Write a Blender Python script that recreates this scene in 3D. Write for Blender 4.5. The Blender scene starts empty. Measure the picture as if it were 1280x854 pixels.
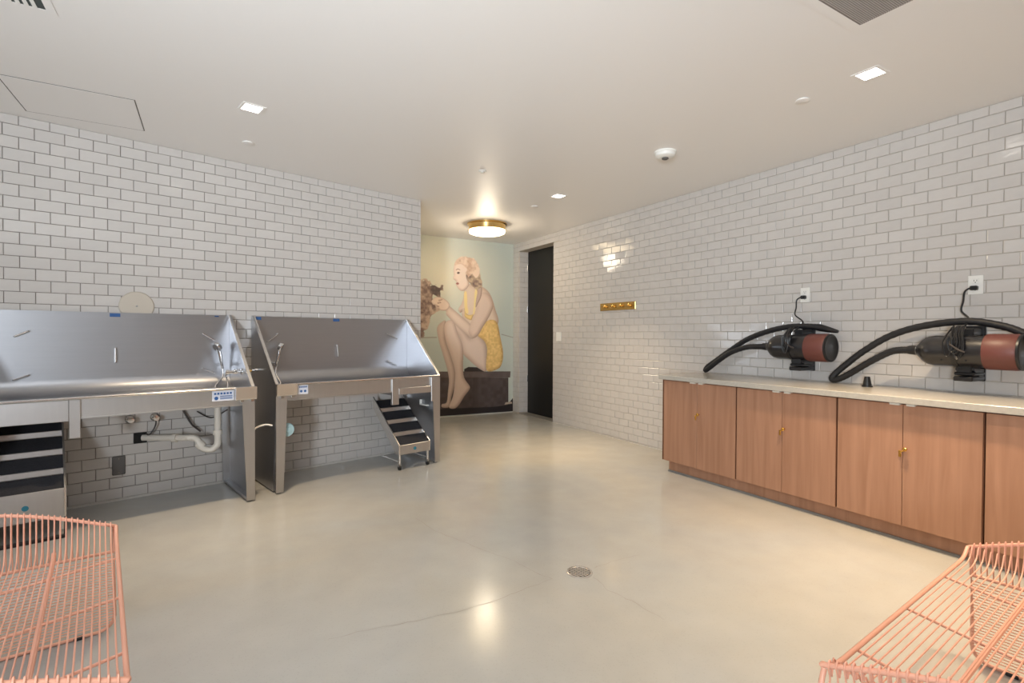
import bpy, bmesh, math, random
import numpy as np
from mathutils import Vector, Matrix

R = random.Random(7)
SC = bpy.context.scene
COL = SC.collection

# ------------------------------------------------------------------ camera
H = 1.25
AZ = math.atan(378 / 640.0)
PITCH = math.atan(8.6 / 640.0)
ROLL = 0.0042
ca, sa, cp, sp = math.cos(AZ), math.sin(AZ), math.cos(PITCH), math.sin(PITCH)
fw = Vector((sa * cp, ca * cp, -sp))
r0 = Vector((ca, -sa, 0)); u0 = Vector((sa * sp, ca * sp, cp))
ri = r0 * math.cos(ROLL) + u0 * math.sin(ROLL)
up = u0 * math.cos(ROLL) - r0 * math.sin(ROLL)
cam_data = bpy.data.cameras.new('camera')
cam_data.sensor_width = 36; cam_data.lens = 18; cam_data.clip_start = 0.02
cam = bpy.data.objects.new('camera', cam_data); COL.objects.link(cam)
m = Matrix.Identity(4)
for i in range(3):
    m[i][0], m[i][1], m[i][2] = ri[i], up[i], -fw[i]
m[0][3], m[1][3], m[2][3] = 0, 0, H
cam.matrix_world = m
SC.camera = cam

# ------------------------------------------------------------------ light and exposure
SC.view_settings.view_transform = 'Standard'
SC.view_settings.look = 'None'
SC.view_settings.exposure = -0.24
SC.view_settings.gamma = 1.0
SC.view_settings.use_curve_mapping = False
CEIL = 2.70
w = bpy.data.worlds.new('sky'); SC.world = w; w.use_nodes = True
bg = w.node_tree.nodes['Background']
bg.inputs[0].default_value = (0.72, 0.84, 1.0, 1); bg.inputs[1].default_value = 1.2

def area(name, loc, rot, sx, sy, power, col, spread=180):
    l = bpy.data.lights.new(name, 'AREA'); l.shape = 'RECTANGLE'; l.size = sx; l.size_y = sy
    l.energy = power; l.color = col; l.spread = math.radians(spread)
    o = bpy.data.objects.new(name, l); COL.objects.link(o); o.location = loc; o.rotation_euler = rot
    return o
# daylight through the shop-front windows behind the camera
WIN = [(-2.95, -1.0)]
WZ0, WZ1, FY = 0.30, 2.45, -2.0
for (a, b) in WIN:
    area('window_daylight', ((a + b) / 2, FY - 0.25, (WZ0 + WZ1) / 2), (math.radians(90), 0, 0),
         b - a, WZ1 - WZ0, 7, (0.84, 0.92, 1.0))
# the photographer's strobe beside the camera, bounced off the ceiling
fl = area('bounce_strobe', (-2.1, -1.35, 1.25), (0, 0, 0), .6, .6, 158, (0.84, 0.925, 1.0), 100)
fl.rotation_euler = (Vector((-.2, .9, CEIL)) - Vector(fl.location)).to_track_quat('-Z', 'Y').to_euler()
NEUT = (1.0, 0.78, 0.52)
DOWNLIGHTS = [(0.239, 3.703, 0, 13), (3.146, 1.448, 90, 22), (3.140, 4.376, 90, 18),
              (2.55, 0.22, 90, 20), (0.239, 0.75, 0, 3), (1.69, -0.9, 90, 4)]

# outlines of the printed mural, in metres on the wall (x, z)
SH=[
('dog',(158, 132, 120),'dog',[(2.618,2.007),(2.661,2.003),(2.704,2.04),(2.762,2.022),(2.806,1.977),(2.864,1.994),(2.924,1.969),(2.954,1.957),(2.998,1.987),(2.991,1.917),(2.961,1.874),(2.969,1.818),(2.924,1.803),(2.865,1.828),(2.85,1.786),(2.909,1.705),(2.939,1.636),(2.865,1.593),(2.807,1.509),(2.763,1.466),(2.782,1.489),(2.744,1.381),(2.707,1.256),(2.692,1.176),(2.66,1.176),(2.614,1.176),(2.613,1.574)]),
('dogear',(206, 178, 160),'dog',[(2.658,1.935),(2.704,1.971),(2.755,1.947),(2.78,1.865),(2.792,1.783),(2.741,1.733),(2.661,1.744),(2.632,1.831)]),
('dogmuzzle',(112, 94, 88),'dogd',[(2.791,1.969),(2.864,1.985),(2.909,1.952),(2.946,1.949),(2.995,1.984),(2.995,1.938),(2.961,1.885),(2.966,1.832),(2.909,1.805),(2.85,1.819),(2.791,1.873)]),
('horizonl',(170, 165, 150),0.0,[(2.632,1.206),(2.897,1.212),(2.897,1.196),(2.632,1.192)]),
('horizonr',(165, 162, 150),0.0,[(3.994,1.262),(4.22,1.208),(4.22,1.196),(3.994,1.247)]),
('cushion',(58, 50, 50),0.0,[(3.346,0.72),(3.418,0.751),(3.564,0.741),(3.691,0.671),(3.346,0.679)]),
('trunk',(84, 72, 70),0.03,[(2.918,0.606),(4.125,0.559),(4.127,0.108),(3.999,0.078),(2.919,0.135)]),
('trunklid',(104, 90, 87),0.02,[(2.899,0.697),(4.165,0.659),(4.159,0.562),(2.899,0.598)]),
('band',(40, 33, 35),0.0,[(2.9,0.136),(3.867,0.107),(4.111,0.119),(4.224,0.24),(4.238,0.239),(4.239,0.012),(2.9,0.031)]),
('paper',(190, 170, 150),0.0,[(4.077,0.166),(4.19,0.169),(4.202,0.137),(4.055,0.129)]),
('torso',(234,210,190),0.10,[(3.352,1.977),(3.415,2.023),(3.543,2.001),(3.64,1.992),(3.723,1.952),(3.789,1.882),(3.84,1.781),(3.882,1.65),(3.942,1.482),(3.905,1.377),(3.775,1.223),(3.562,1.222),(3.354,1.445),(3.302,1.555),(3.302,1.592),(3.275,1.575),(3.244,1.631),(3.29,1.704),(3.329,1.805)]),
('farleg',(222,198,182),0.06,[(2.901,1.338),(2.955,1.417),(3.043,1.444),(3.034,1.185),(3.123,0.928),(3.19,0.706),(3.184,0.485),(3.135,0.304),(3.105,0.162),(2.987,0.158),(2.981,0.209),(3.056,0.231),(3.079,0.399),(3.094,0.563),(3.064,0.728),(2.995,0.949),(2.926,1.167)]),
('thigh',(230,206,190),0.09,[(3.033,1.412),(3.132,1.469),(3.212,1.428),(3.354,1.296),(3.457,1.194),(3.572,1.241),(3.689,1.147),(3.737,1.013),(3.734,0.693),(3.606,0.719),(3.438,0.848),(3.324,0.962),(3.289,1.166),(3.212,1.277)]),
('nearleg',(234,210,194),0.07,[(3.017,1.376),(3.076,1.455),(3.171,1.442),(3.242,1.259),(3.31,1.111),(3.331,0.962),(3.325,0.776),(3.346,0.589),(3.439,0.458),(3.431,0.399),(3.347,0.301),(3.266,0.185),(3.195,0.13),(3.115,0.136),(3.099,0.177),(3.155,0.303),(3.184,0.485),(3.19,0.706),(3.123,0.928),(3.034,1.185)]),
('suit',(244,204,132),0.06,[(3.614,1.317),(3.688,1.428),(3.8,1.483),(3.916,1.439),(3.972,1.223),(4.026,0.971),(4.009,0.797),(3.934,0.706),(3.73,0.689),(3.739,1.013),(3.689,1.147),(3.579,1.232)]),
('forearm',(232,208,190),0.06,[(2.85,1.758),(2.924,1.761),(2.999,1.75),(3.09,1.683),(3.197,1.602),(3.369,1.472),(3.457,1.4),(3.583,1.251),(3.482,1.185),(3.416,1.222),(3.293,1.314),(3.152,1.442),(3.052,1.54),(3.042,1.6),(2.969,1.616),(2.895,1.628)]),
('upperarm',(234,208,190),0.08,[(3.56,1.814),(3.673,1.906),(3.789,1.853),(3.848,1.722),(3.807,1.589),(3.741,1.479),(3.752,1.49),(3.657,1.355),(3.587,1.245),(3.489,1.194),(3.416,1.297),(3.457,1.428),(3.508,1.56),(3.544,1.64)]),
('hand',(242,218,200),0.03,[(2.814,1.743),(2.88,1.798),(2.969,1.797),(3.059,1.752),(3.105,1.684),(3.06,1.612),(2.969,1.603),(2.925,1.636),(2.887,1.676),(2.836,1.689)]),
('finger',(212, 184, 164),0.01,[(2.917,1.761),(2.976,1.777),(2.991,1.764),(2.932,1.74)]),
('finger',(205, 176, 158),0.01,[(2.902,1.721),(2.957,1.732),(2.966,1.718),(2.912,1.702)]),
('finger',(196, 166, 150),0.01,[(2.892,1.677),(2.932,1.671),(2.936,1.656),(2.898,1.66)]),
('bib',(246,212,142),0.03,[(3.347,1.663),(3.369,1.585),(3.417,1.55),(3.488,1.559),(3.504,1.596),(3.516,1.553),(3.519,1.598),(3.481,1.503),(3.452,1.469),(3.357,1.516),(3.349,1.594)]),
('strapl',(248,220,155),0.0,[(3.34,1.877),(3.384,1.893),(3.397,1.693),(3.416,1.579),(3.369,1.578),(3.347,1.663)]),
('strapr',(248,224,160),0.0,[(3.524,1.928),(3.563,1.937),(3.544,1.77),(3.52,1.582),(3.49,1.566),(3.505,1.697)]),
('neckshade',(206,180,166),0.03,[(3.543,1.987),(3.64,1.992),(3.633,1.846),(3.576,1.728),(3.536,1.669),(3.544,1.785),(3.568,1.901)]),
('face',(246,222,204),0.05,[(3.174,2.292),(3.226,2.345),(3.351,2.348),(3.43,2.239),(3.415,2.095),(3.423,2.009),(3.384,1.95),(3.329,1.912),(3.282,1.914),(3.243,1.943),(3.215,1.984),(3.202,2.012),(3.211,2.038),(3.193,2.061),(3.159,2.091),(3.171,2.144),(3.165,2.207)]),
('hairback',(150, 122, 112),'hair',[(3.391,2.222),(3.542,2.29),(3.591,2.221),(3.615,2.136),(3.648,2.007),(3.575,1.957),(3.519,1.964),(3.447,2.025),(3.396,2.079),(3.367,2.135)]),
('hairtop',(238, 206, 182),'hairt',[(3.177,2.292),(3.21,2.372),(3.272,2.413),(3.366,2.434),(3.461,2.425),(3.542,2.384),(3.582,2.307),(3.599,2.214),(3.542,2.131),(3.478,2.185),(3.43,2.124),(3.383,2.15),(3.359,2.191),(3.383,2.25),(3.319,2.303),(3.242,2.311)]),
('brow',(190, 158, 140),0.0,[(3.203,2.226),(3.234,2.246),(3.273,2.231),(3.27,2.222),(3.234,2.231),(3.208,2.215)]),
('eye',(90, 72, 66),0.0,[(3.22,2.182),(3.242,2.198),(3.27,2.188),(3.254,2.168),(3.23,2.166)]),
('lips',(165, 105, 95),0.0,[(3.202,2.023),(3.235,2.039),(3.258,2.018),(3.239,2.002),(3.212,2.007)]),
]
for i_, (x, y, a, p) in enumerate(DOWNLIGHTS):
    area('downlight_beam', (x, y, CEIL - 0.012), (0, 0, math.radians(a)), 0.09, 0.09, p, NEUT, 82 if i_ in (0, 1, 2) else 108)

# ------------------------------------------------------------------ helpers
TL = math.radians(77.93)
LD = (math.sin(TL), math.cos(TL)); LN = (LD[1], -LD[0]); L0 = (-1.103, 4.654)

def P(q, off, z):            # along the left wall, out from it, up
    return (L0[0] + LD[0] * q + LN[0] * off, L0[1] + LD[1] * q + LN[1] * off, z)

def W(x, y, z):
    return (x, y, z)

class MB:
    def __init__(s, f=W): s.v = []; s.f = []; s.m = []; s.fr = f; s.mi = 0
    def add(s, vs, fs):
        n = len(s.v); s.v += [s.fr(*p) for p in vs]
        for f in fs: s.f.append([n + i for i in f]); s.m.append(s.mi)
        return s
    def box(s, a, b):
        (x0, y0, z0), (x1, y1, z1) = a, b
        return s.add([(x0, y0, z0), (x1, y0, z0), (x1, y1, z0), (x0, y1, z0), (x0, y0, z1), (x1, y0, z1), (x1, y1, z1), (x0, y1, z1)],
                     [(0, 3, 2, 1), (4, 5, 6, 7), (0, 1, 5, 4), (1, 2, 6, 5), (2, 3, 7, 6), (3, 0, 4, 7)])
    def bbox(s, a, b, r=0.003):
        """box with chamfered edges"""
        lo = [min(a[i], b[i]) for i in range(3)]; hi = [max(a[i], b[i]) for i in range(3)]
        r = min([r] + [(hi[i] - lo[i]) * .45 for i in range(3)])
        bm = bmesh.new()
        bmesh.ops.create_cube(bm, size=1)
        for v in bm.verts:
            v.co = Vector([(lo[i] + hi[i]) / 2 + v.co[i] * (hi[i] - lo[i]) for i in range(3)])
        bmesh.ops.bevel(bm, geom=bm.edges[:], offset=r, segments=1, affect='EDGES')
        bm.verts.ensure_lookup_table()
        s.add([tuple(v.co) for v in bm.verts], [[v.index for v in f.verts] for f in bm.faces]); bm.free()
        return s
    def prism(s, poly, axis, a, b):
        """poly: 2-D points in the two other axes; extruded from a to b along axis"""
        def mk(p, t):
            if axis == 0: return (t, p[0], p[1])
            if axis == 1: return (p[0], t, p[1])
            return (p[0], p[1], t)
        n = len(poly)
        vs = [mk(p, a) for p in poly] + [mk(p, b) for p in poly]
        fs = [list(range(n))[::-1], list(range(n, 2 * n))] + [[i, (i + 1) % n, n + (i + 1) % n, n + i] for i in range(n)]
        return s.add(vs, fs)
    def tube(s, pts, r, n=8, cap=True, closed=False):
        """sweep through points (already in the frame's own coordinates); r is a number or a list"""
        pts = [Vector(p) for p in pts]; k = len(pts)
        rs = r if isinstance(r, (list, tuple)) else [r] * k
        vs = []; prev = None
        for i, p in enumerate(pts):
            if closed: d = pts[(i + 1) % k] - pts[i - 1]
            else: d = pts[min(i + 1, k - 1)] - pts[max(i - 1, 0)]
            d.normalize()
            if prev is None:
                a = Vector((0, 0, 1)) if abs(d.z) < .9 else Vector((1, 0, 0))
                n1 = d.cross(a).normalized()
            else:
                n1 = (prev - d * prev.dot(d))
                n1 = n1.normalized() if n1.length > 1e-6 else d.orthogonal().normalized()
            prev = n1; n2 = d.cross(n1)
            for j in range(n):
                t = 2 * math.pi * j / n
                vs.append(tuple(p + (n1 * math.cos(t) + n2 * math.sin(t)) * rs[i]))
        fs = []
        for i in range(k if closed else k - 1):
            i2 = (i + 1) % k
            for j in range(n):
                fs.append([i * n + j, i * n + (j + 1) % n, i2 * n + (j + 1) % n, i2 * n + j])
        if cap and not closed:
            fs.append(list(range(n))[::-1]); fs.append([(k - 1) * n + j for j in range(n)])
        return s.add(vs, fs)
    def lathe(s, c, prof, axis=2, n=24):
        """prof: (radius, height along axis) pairs around centre c"""
        vs = []; k = len(prof)
        for (r, h) in prof:
            for j in range(n):
                t = 2 * math.pi * j / n; a, b = r * math.cos(t), r * math.sin(t)
                p = [(h, a, b), (a, h, b), (a, b, h)][axis]
                vs.append((c[0] + p[0], c[1] + p[1], c[2] + p[2]))
        fs = []
        for i in range(k - 1):
            for j in range(n):
                fs.append([i * n + j, i * n + (j + 1) % n, (i + 1) * n + (j + 1) % n, (i + 1) * n + j])
        if prof[0][0] > 1e-5: fs.append(list(range(n))[::-1])
        if prof[-1][0] > 1e-5: fs.append([(k - 1) * n + j for j in range(n)])
        return s.add(vs, fs)
    def build(s, name, mats, parent=None, smooth=False, label=None, kind=None):
        """links ONE mesh object; world coordinates are kept, the parent's own place is subtracted"""
        o = Vector((0, 0, 0)); p = parent
        while p is not None: o += p.location; p = p.parent
        me = bpy.data.meshes.new(name)
        if parent is None or not parent.get('_setting'):
            base = o
        else: base = o
        bmv = [tuple(Vector(v) - base) for v in s.v]
        me.from_pydata(bmv, [], s.f)
        if not isinstance(mats, (list, tuple)): mats = [mats]
        for mt in mats: me.materials.append(mt)
        me.polygons.foreach_set('material_index', s.m)
        bm = bmesh.new(); bm.from_mesh(me)
        bmesh.ops.remove_doubles(bm, verts=bm.verts[:], dist=1e-6)
        bmesh.ops.recalc_face_normals(bm, faces=bm.faces[:])
        bm.to_mesh(me); bm.free()
        if smooth:
            me.polygons.foreach_set('use_smooth', [True] * len(me.polygons))
            me.set_sharp_from_angle(angle=math.radians(38))
        ob = bpy.data.objects.new(name, me); COL.objects.link(ob)
        ob.parent = parent
        if label: ob['label'] = label
        if kind: ob['kind'] = kind
        return ob

def spline(pts, n=8, closed=False):
    pts = [Vector(p) for p in pts]; out = []; k = len(pts)
    rng = k if closed else k - 1
    for i in range(rng):
        if closed: a, b, c, d = pts[i - 1], pts[i], pts[(i + 1) % k], pts[(i + 2) % k]
        else: a, b, c, d = pts[max(i - 1, 0)], pts[i], pts[i + 1], pts[min(i + 2, k - 1)]
        for j in range(n):
            t = j / n
            out.append(tuple(.5 * ((2 * b) + (c - a) * t + (2 * a - 5 * b + 4 * c - d) * t * t + (3 * b - a - 3 * c + d) * t ** 3)))
    if not closed: out.append(tuple(pts[-1]))
    return out

def thing(name, loc, label, cat, group=None):
    o = bpy.data.objects.new(name, None); COL.objects.link(o)
    o.location = loc; o.empty_display_size = 0.05
    o['label'] = label; o['category'] = cat
    if group: o['group'] = group
    return o

def tag(o, label, cat, group=None):
    o['label'] = label; o['category'] = cat
    if group: o['group'] = group
    return o

def struct(o, label=None):
    o['kind'] = 'structure'
    if label: o['label'] = label
    return o

# ------------------------------------------------------------------ materials
def srgb(r, g, b):
    f = lambda c: (c / 255) / 12.92 if c <= 10 else (((c / 255) + .055) / 1.055) ** 2.4
    return (f(r), f(g), f(b), 1)

def mat(name, col, rough=.5, metal=0, spec=.5, noise=None, bump=None, coat=0, obvar=0, emis=None, aniso=0):
    m = bpy.data.materials.new(name); m.use_nodes = True
    nt = m.node_tree; b = nt.nodes['Principled BSDF']; N = nt.nodes.new; L = nt.links.new
    b.inputs['Base Color'].default_value = col
    b.inputs['Roughness'].default_value = rough; b.inputs['Metallic'].default_value = metal
    b.inputs['Specular IOR Level'].default_value = spec
    if coat: b.inputs['Coat Weight'].default_value = coat; b.inputs['Coat Roughness'].default_value = .08
    if aniso: b.inputs['Anisotropic'].default_value = aniso
    tc = N('ShaderNodeTexCoord')
    src = None
    if noise:   # (scale vector, colour2, detail)
        sc, c2, amt = noise
        mp = N('ShaderNodeMapping'); mp.inputs['Scale'].default_value = sc
        L(tc.outputs['Object'], mp.inputs[0])
        n = N('ShaderNodeTexNoise'); n.inputs['Scale'].default_value = 1; n.inputs['Detail'].default_value = 5
        n.inputs['Roughness'].default_value = .6
        L(mp.outputs[0], n.inputs['Vector'])
        r = N('ShaderNodeValToRGB'); r.color_ramp.elements[0].position = .5 - amt; r.color_ramp.elements[1].position = .5 + amt
        r.color_ramp.elements[0].color = col; r.color_ramp.elements[1].color = c2
        L(n.outputs['Fac'], r.inputs[0]); src = r.outputs[0]
    if obvar:
        oi = N('ShaderNodeObjectInfo'); hs = N('ShaderNodeHueSaturation')
        mr = N('ShaderNodeMapRange'); mr.inputs[3].default_value = 1 - obvar; mr.inputs[4].default_value = 1 + obvar
        L(oi.outputs['Random'], mr.inputs[0]); L(mr.outputs[0], hs.inputs['Value'])
        if src: L(src, hs.inputs['Color'])
        else: hs.inputs['Color'].default_value = col
        src = hs.outputs[0]
    if src: L(src, b.inputs['Base Color'])
    if bump:    # (scale, strength, distance)
        mp = N('ShaderNodeMapping'); mp.inputs['Scale'].default_value = bump[0] if isinstance(bump[0], tuple) else (bump[0],) * 3
        L(tc.outputs['Object'], mp.inputs[0])
        n = N('ShaderNodeTexNoise'); n.inputs['Scale'].default_value = 1; n.inputs['Detail'].default_value = 2
        L(mp.outputs[0], n.inputs['Vector'])
        bp = N('ShaderNodeBump'); bp.inputs['Strength'].default_value = bump[1]; bp.inputs['Distance'].default_value = bump[2]
        L(n.outputs['Fac'], bp.inputs['Height']); L(bp.outputs[0], b.inputs['Normal'])
    if emis:
        b.inputs['Emission Color'].default_value = emis[0]; b.inputs['Emission Strength'].default_value = emis[1]
    return m

M = {}
M['tile'] = mat('glazed_tile', srgb(208, 203, 198), .10, noise=((9, 9, 9), srgb(201, 195, 190), .3), bump=((16, 16, 26), .35, .0025), obvar=.035)
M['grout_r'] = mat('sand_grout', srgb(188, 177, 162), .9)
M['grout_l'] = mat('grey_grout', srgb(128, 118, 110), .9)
M['ceiling'] = mat('ceiling_paint', srgb(240, 236, 232), .42, spec=.4, bump=((1.3, 1.3, 1.3), .05, .02))
M['plain'] = mat('painted_wall', srgb(205, 200, 190), .6)
M['front'] = mat('taupe_wall', srgb(150, 142, 134), .6)
M['white'] = mat('white_plastic', srgb(238, 236, 230), .35)
M['offwhite'] = mat('aged_white_plastic', srgb(215, 210, 200), .4)
M['steel'] = mat('brushed_steel', (.49, .495, .52, 1), .35, metal=1, noise=((2.5, 2.5, 60), (.455, .46, .485, 1), .35), bump=((3, 3, 220), .08, .0004))
M['steel_front'] = mat('satin_steel', (.56, .55, .54, 1), .42, metal=1, noise=((40, 40, 4), (.52, .51, .50, 1), .3))
M['steel_bright'] = mat('polished_steel_edge', (.78, .76, .74, 1), .25, metal=1)
M['chrome'] = mat('chrome', (.82, .82, .82, 1), .07, metal=1)
M['black'] = mat('black_plastic', srgb(28, 28, 30), .38)
M['hose'] = mat('black_ribbed_hose', srgb(30, 30, 33), .5, bump=((300, 300, 300), .2, .001))
M['black_rub'] = mat('black_grip_tape', srgb(30, 30, 34), .75, noise=((120, 120, 120), srgb(46, 46, 52), .2))
M['dryer'] = mat('black_enamel', srgb(34, 33, 35), .3, coat=.35)
M['rose'] = mat('dusty_red_filter', srgb(104, 58, 51), .45)
M['brass'] = mat('brass', srgb(224, 190, 126), .25, metal=1)
M['gold'] = mat('gold_catch', srgb(226, 178, 90), .25, metal=1)
M['door'] = mat('black_door_paint', srgb(15, 14, 13), .5)
M['pvc'] = mat('white_pvc', srgb(222, 214, 202), .35)
M['coral'] = mat('coral_powder_coat', srgb(227, 167, 142), .42)
M['blue'] = mat('blue_print', srgb(52, 94, 150), .4)
M['teal'] = mat('teal_print', srgb(44, 120, 142), .4)
M['label'] = mat('white_label', srgb(214, 216, 226), .4)
M['quartz'] = mat('grey_quartz', srgb(186, 180, 170), .22, noise=((60, 60, 60), srgb(176, 170, 160), .2))
M['grille'] = mat('grey_grille', srgb(172, 165, 160), .6)
M['dark'] = mat('dark_void', srgb(22, 20, 19), .8)
M['rubber'] = mat('grey_rubber', srgb(96, 92, 88), .6)
M['strip'] = mat('grey_vinyl_strip', srgb(140, 136, 130), .5)
M['caulk'] = mat('caulk', srgb(205, 200, 192), .6)
M['glass_lit'] = mat('lit_opal_glass', srgb(255, 236, 200), .3, emis=((1, .80, .50, 1), 9))
M['led'] = mat('lit_downlight_lens', (1, 1, 1, 1), .3, emis=((1, .93, .82, 1), 14))
M['seam'] = mat('shadow_gap', srgb(96, 88, 82), .9)
M['cable'] = mat('dark_cable', srgb(58, 50, 46), .5)
M['crack'] = mat('hairline_crack', srgb(152, 144, 133), .9)

def wood_mat():
    m = bpy.data.materials.new('cherry_veneer'); m.use_nodes = True
    nt = m.node_tree; b = nt.nodes['Principled BSDF']; N = nt.nodes.new; L = nt.links.new
    tc = N('ShaderNodeTexCoord'); mp = N('ShaderNodeMapping'); mp.inputs['Scale'].default_value = (14, 14, .9)
    L(tc.outputs['Object'], mp.inputs[0])
    n = N('ShaderNodeTexNoise'); n.inputs['Scale'].default_value = 1.6; n.inputs['Detail'].default_value = 7; n.inputs['Distortion'].default_value = .4
    oi = N('ShaderNodeObjectInfo'); ad = N('ShaderNodeVectorMath'); cm = N('ShaderNodeMath'); cm.operation = 'MULTIPLY'; cm.inputs[1].default_value = 40
    L(oi.outputs['Random'], cm.inputs[0]); L(mp.outputs[0], ad.inputs[0]); L(cm.outputs[0], ad.inputs[1]); L(ad.outputs[0], n.inputs['Vector'])
    r = N('ShaderNodeValToRGB'); e = r.color_ramp.elements
    e[0].position = .3; e[0].color = srgb(160, 116, 90); e[1].position = .72; e[1].color = srgb(180, 135, 108)
    L(n.outputs['Fac'], r.inputs[0]); L(r.outputs[0], b.inputs['Base Color'])
    b.inputs['Roughness'].default_value = .42
    return m
M['wood'] = wood_mat()
M['wood_edge'] = mat('dark_cherry_edge', srgb(104, 64, 42), .5)

def floor_mat():
    m = bpy.data.materials.new('polished_concrete'); m.use_nodes = True
    nt = m.node_tree; b = nt.nodes['Principled BSDF']; N = nt.nodes.new; L = nt.links.new
    tc = N('ShaderNodeTexCoord')
    n1 = N('ShaderNodeTexNoise'); n1.inputs['Scale'].default_value = .8; n1.inputs['Detail'].default_value = 6; n1.inputs['Distortion'].default_value = .6
    n2 = N('ShaderNodeTexNoise'); n2.inputs['Scale'].default_value = 5; n2.inputs['Detail'].default_value = 8
    n3 = N('ShaderNodeTexVoronoi'); n3.inputs['Scale'].default_value = 85
    for n in (n1, n2, n3): L(tc.outputs['Object'], n.inputs['Vector'])
    r1 = N('ShaderNodeValToRGB'); e = r1.color_ramp.elements
    e[0].position = .33; e[0].color = srgb(188, 183, 173); e[1].position = .66; e[1].color = srgb(179, 180, 179)
    L(n1.outputs['Fac'], r1.inputs[0])
    r2 = N('ShaderNodeValToRGB'); e = r2.color_ramp.elements
    e[0].position = .3; e[0].color = (.93, .93, .93, 1); e[1].position = .7; e[1].color = (1, 1, 1, 1)
    L(n2.outputs['Fac'], r2.inputs[0])
    mx = N('ShaderNodeMix'); mx.data_type = 'RGBA'; mx.blend_type = 'MULTIPLY'; mx.inputs[0].default_value = 1
    L(r1.outputs[0], mx.inputs[6]); L(r2.outputs[0], mx.inputs[7])
    r3 = N('ShaderNodeValToRGB'); e = r3.color_ramp.elements
    e[0].position = .05; e[0].color = (.84, .83, .81, 1); e[1].position = .3; e[1].color = (1, 1, 1, 1)
    L(n3.outputs['Distance'], r3.inputs[0])
    mx2 = N('ShaderNodeMix'); mx2.data_type = 'RGBA'; mx2.blend_type = 'MULTIPLY'; mx2.inputs[0].default_value = .5
    L(mx.outputs[2], mx2.inputs[6]); L(r3.outputs[0], mx2.inputs[7]); L(mx2.outputs[2], b.inputs['Base Color'])
    mr = N('ShaderNodeMapRange'); mr.inputs[3].default_value = .12; mr.inputs[4].default_value = .22
    L(n2.outputs['Fac'], mr.inputs[0]); L(mr.outputs[0], b.inputs['Roughness'])
    bp = N('ShaderNodeBump'); bp.inputs['Strength'].default_value = .03; bp.inputs['Distance'].default_value = .004
    L(n2.outputs['Fac'], bp.inputs['Height']); L(bp.outputs[0], b.inputs['Normal'])
    return m
M['floor'] = floor_mat()

# ------------------------------------------------------------------ room shell
XR = 4.22; YM = 7.10; XS = -3.25
LQ0, LQ1 = -2.19, 3.149
floor = struct(MB().box((XS - .2, FY - .2, -.08), (XR + .5, YM + .2, 0)).build('floor', M['floor']))
ceil = struct(MB().box((XS - .2, FY - .2, CEIL), (XR + .5, YM + .2, CEIL + .1)).build('ceiling', M['ceiling']))
CR = [[(1.203, 3.309), (1.234, 3.029), (1.313, 2.781), (1.375, 2.589), (1.441, 2.43), (1.464, 2.261), (1.505, 2.135)],
      [(0.412, 2.166), (0.606, 2.153), (0.769, 2.114), (0.952, 2.097), (1.158, 2.098), (1.349, 2.119), (1.505, 2.135)],
      [(1.7, 2.042), (1.676, 1.903), (1.703, 1.766), (1.714, 1.58)], [(1.764, 2.119), (1.909, 2.136), (2.102, 2.119)]]
for line in CR:
    pts = []
    for i in range(len(line) - 1):
        for t in range(5):
            a = Vector(line[i]).lerp(Vector(line[i + 1]), t / 5)
            pts.append((a.x + R.uniform(-.006, .006), a.y + R.uniform(-.006, .006)))
    pts.append(line[-1])
    mb = MB(); vs = []; fs = []
    for i, p in enumerate(pts):
        a = Vector(pts[max(i - 1, 0)]); b = Vector(pts[min(i + 1, len(pts) - 1)]); d = (b - a).normalized(); nn = Vector((-d.y, d.x))
        wd = R.uniform(.0006, .0016)
        vs += [(p[0] + nn.x * wd, p[1] + nn.y * wd, .0006), (p[0] - nn.x * wd, p[1] - nn.y * wd, .0006)]
        if i: fs.append((2 * i - 2, 2 * i - 1, 2 * i + 1, 2 * i))
    mb.add(vs, fs).build('crack', M['crack'], floor)

def LB(a, b): return MB(P).box(a, b)
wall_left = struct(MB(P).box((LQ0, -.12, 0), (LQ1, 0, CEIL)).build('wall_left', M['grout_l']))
mbr = MB()
DY0, DY1, DZ, DD = 5.985, 6.93, 2.568, .17
mbr.box((XR, FY, 0), (XR + .3, DY0, CEIL)); mbr.box((XR, DY1, 0), (XR + .3, YM, CEIL)); mbr.box((XR, DY0, DZ), (XR + .3, DY1, CEIL))
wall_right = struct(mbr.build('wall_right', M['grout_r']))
wall_back = struct(MB().box((1.7, YM, 0), (XR + .3, YM + .12, CEIL)).build('wall_back', M['plain']))
ce = P(LQ1, 0, 0)
struct(MB().box((ce[0] - .12, ce[1] + .03, 0), (ce[0], YM, CEIL)).build('wall_passage', M['plain']))
lc = P(LQ0, 0, 0)
struct(MB().box((XS - .12, FY, 0), (XS, lc[1], CEIL)).build('wall_side', M['plain']))
mb = MB(); xs = [XS] + [c for ab in WIN for c in ab] + [XR]
for i in range(0, len(xs), 2): mb.box((xs[i], FY - .12, 0), (xs[i + 1], FY, CEIL))
for (a, b) in WIN:
    mb.box((a, FY - .12, 0), (b, FY, WZ0)); mb.box((a, FY - .12, WZ1), (b, FY, CEIL))
struct(mb.build('wall_front', M['front']))
for i, (a, b) in enumerate(WIN):
    mb = MB(); f = .05
    for (p0, p1) in (((a, WZ0), (b, WZ0 + f)), ((a, WZ1 - f), (b, WZ1)), ((a, WZ0 + f), (a + f, WZ1 - f)), ((b - f, WZ0 + f), (b, WZ1 - f)), (((a + b) / 2 - f / 2, WZ0 + f), ((a + b) / 2 + f / 2, WZ1 - f))):
        mb.box((p0[0], FY - .09, p0[1]), (p1[0], FY - .03, p1[1]))
    struct(mb.build('window_%d' % (i + 1), M['black']))
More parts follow.
